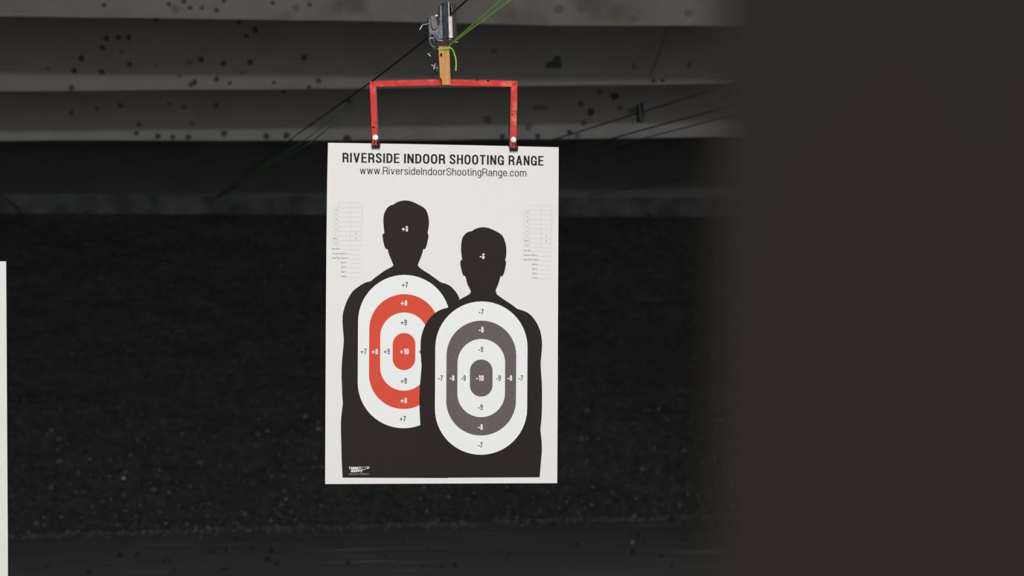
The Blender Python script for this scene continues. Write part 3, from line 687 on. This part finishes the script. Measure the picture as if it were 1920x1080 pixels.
# granules lying on the bank (nobody could count them): one mesh
def crumb(bm, c0, r, mi):
    vs = [Vector(v) for v in ((1, 0, 0), (-1, 0, 0), (0, 1, 0), (0, -1, 0), (0, 0, 1), (0, 0, -1))]
    R_ = Euler((random.random() * 6, random.random() * 6, random.random() * 6)).to_matrix()
    V_ = [bm.verts.new(c0 + R_ @ (v * r * random.uniform(.5, 1.2))) for v in vs]
    for a_, b_, c_ in ((0, 2, 4), (2, 1, 4), (1, 3, 4), (3, 0, 4), (2, 0, 5), (1, 2, 5), (3, 1, 5), (0, 3, 5)):
        f = bm.faces.new((V_[a_], V_[b_], V_[c_])); f.material_index = mi
bm = bmesh.new()
for i in range(7500):
    t = random.random() ** 1.5
    X = random.uniform(-.9, 4.6)
    p = berm_pt(X, t); u = random.random()
    mi = 0 if u < .68 else 1 if u < .95 - .05 * t else 2
    if t > .30 and mi == 2: mi = 1
    if t > .36 and mi == 1 and random.random() < .85: mi = 0
    r_ = random.uniform(.008, .024)
    crumb(bm, p + Vector((0, -r_ * .2, r_ * .3)), r_, mi)
for i in range(1700):                      # spill on the floor along the foot
    X = random.uniform(-.9, 4.6); d = abs(random.gauss(0, .16)); r_ = random.uniform(.004, .012)
    crumb(bm, Vector((X, foot(X) - d, r_ * .5)), r_, 2 if random.random() < .55 else 1)
for i in range(60):
    r_ = random.uniform(.012, .03); X = random.uniform(-.9, 4.2); crumb(bm, Vector((X, random.uniform(12.3, foot(X) - .2), r_ * .4)), r_, 0)
tag(link('rubber_granules', bm, ['granule_a', 'granule_b', 'granule_c']), 'loose rubber crumbs scattered over the dark bank', 'granules', kind='stuff')
# pale shards that catch the light
def on_berm(px, py):
    lo, hi = 13.5, 18.2
    for _ in range(40):
        m_ = (lo + hi) / 2; p = P(px, py, m_); f_ = foot(p.x); t = (m_ - f_) / (YCR - f_)
        zb = berm_pt(p.x, min(max(t, 0), 1)).z if t > 0 else 0
        if p.z > zb: lo = m_
        else: hi = m_
    return P(px, py, lo)
shards = [(232, 900, 1.5, 'pale shard, the brightest one lying on the dark bank left of the target'), (205, 896, .8, None), (292, 940, .9, 'red'), (208, 940, .9, None), (335, 952, .8, None), (262, 951, .9, None), (238, 951, .8, None), (300, 963, .9, None), (310, 985, 1.0, None),
          (82, 974, .9, None), (84, 988, .9, None), (55, 1002, 1.0, None), (270, 1000, 1.2, None), (142, 926, .8, None), (126, 835, .7, None), (272, 840, .7, None), (535, 875, .8, None), (600, 952, .9, None), (392, 947, .8, None), (368, 994, .9, None), (1062, 944, 1.0, None), (1108, 950, 1.0, None), (1288, 930, 1.0, None), (1308, 934, .8, None),
          (1340, 862, .9, None), (1360, 878, .8, None), (1192, 938, .8, None), (430, 700, .5, None), (160, 788, .5, None), (560, 935, .9, None), (330, 842, .5, None), (145, 875, .6, None)]
def shard_mesh(bm, c0, s):
    r_ = s * .0105; R_ = Euler((random.random(), random.random(), random.random() * 3)).to_matrix()
    pr = [Vector((math.cos(k * PI / 3.5), 0, math.sin(k * PI / 3.5) * .8)) * r_ * random.uniform(.7, 1.2) for k in range(7)]
    A = [bm.verts.new(R_ @ v) for v in pr]; B = [bm.verts.new(R_ @ (v * .6 + Vector((0, -r_ * .45, 0)))) for v in pr]; C_ = [bm.verts.new(R_ @ (v * .7 + Vector((0, r_ * .4, 0)))) for v in pr]
    n_ = 7
    for U, W_ in ((A, B), (C_, A)):
        for k in range(n_): bm.faces.new((U[k], U[(k + 1) % n_], W_[(k + 1) % n_], W_[k]))
    bm.faces.new(B); bm.faces.new(C_[::-1])
for x, y, s, lab in shards:
    p = on_berm(x, y); bm = bmesh.new(); shard_mesh(bm, p, s)
    red = lab == 'red'
    M_ = 'fragment' if s > 1.3 else 'fragment_red' if red else 'granule_pale'
    if 'granule_pale' not in M: M['granule_pale'] = mat('granule_pale', (.34, .36, .37), .6, col2=(.24, .26, .28), scale=40)
    o = link('shard', bm, M_); o.location = p + Vector((0, -.014, .012))
    if red: tag(o, 'small red shard lying low on the dark bank', 'shard')
    elif lab: tag(o, lab, 'shard')
    else: tag(o, 'small pale grey shard lying on the dark rubber bank', 'shard', 'pale shards on the bank')
bm = bmesh.new(); p = PZ(1186, 1017, .012); shard_mesh(bm, p, 1.9); o = link('shard', bm, 'granule_pale'); o.location = p
tag(o, 'pale grey shard lying on the concrete floor below the target, right side', 'shard')

# ------------------------------------------------------------------ booth partition close to the lens, on the right
bm = bmesh.new(); box(bm, (.1302, -.9, 0), (.168, .503, 2.3)); bevel(bm, .004)
bp = link('booth_partition', bm, 'booth'); tag(bp, 'dark brown booth partition, large blurred panel filling the right side', 'partition')

# ------------------------------------------------------------------ light
def area(name, loc, tgt, sx, sy, power, col):
    d = bpy.data.lights.new(name, 'AREA'); d.shape = 'RECTANGLE'; d.size = sx; d.size_y = sy; d.energy = power; d.color = col
    o = bpy.data.objects.new(name, d); COL.objects.link(o); o.location = loc
    o.rotation_euler = (Vector(tgt) - Vector(loc)).to_track_quat('-Z', 'Y').to_euler(); return o
area('range_light', (.8, .6, 4.02), (.9, 3.0, -.2), 3.2, .4, 375, (1, .985, .965))
w = bpy.data.worlds.new('world'); scn.world = w; w.use_nodes = True
bg = w.node_tree.nodes['Background']; bg.inputs[0].default_value = (.97, 1, 1, 1); bg.inputs[1].default_value = 1.9
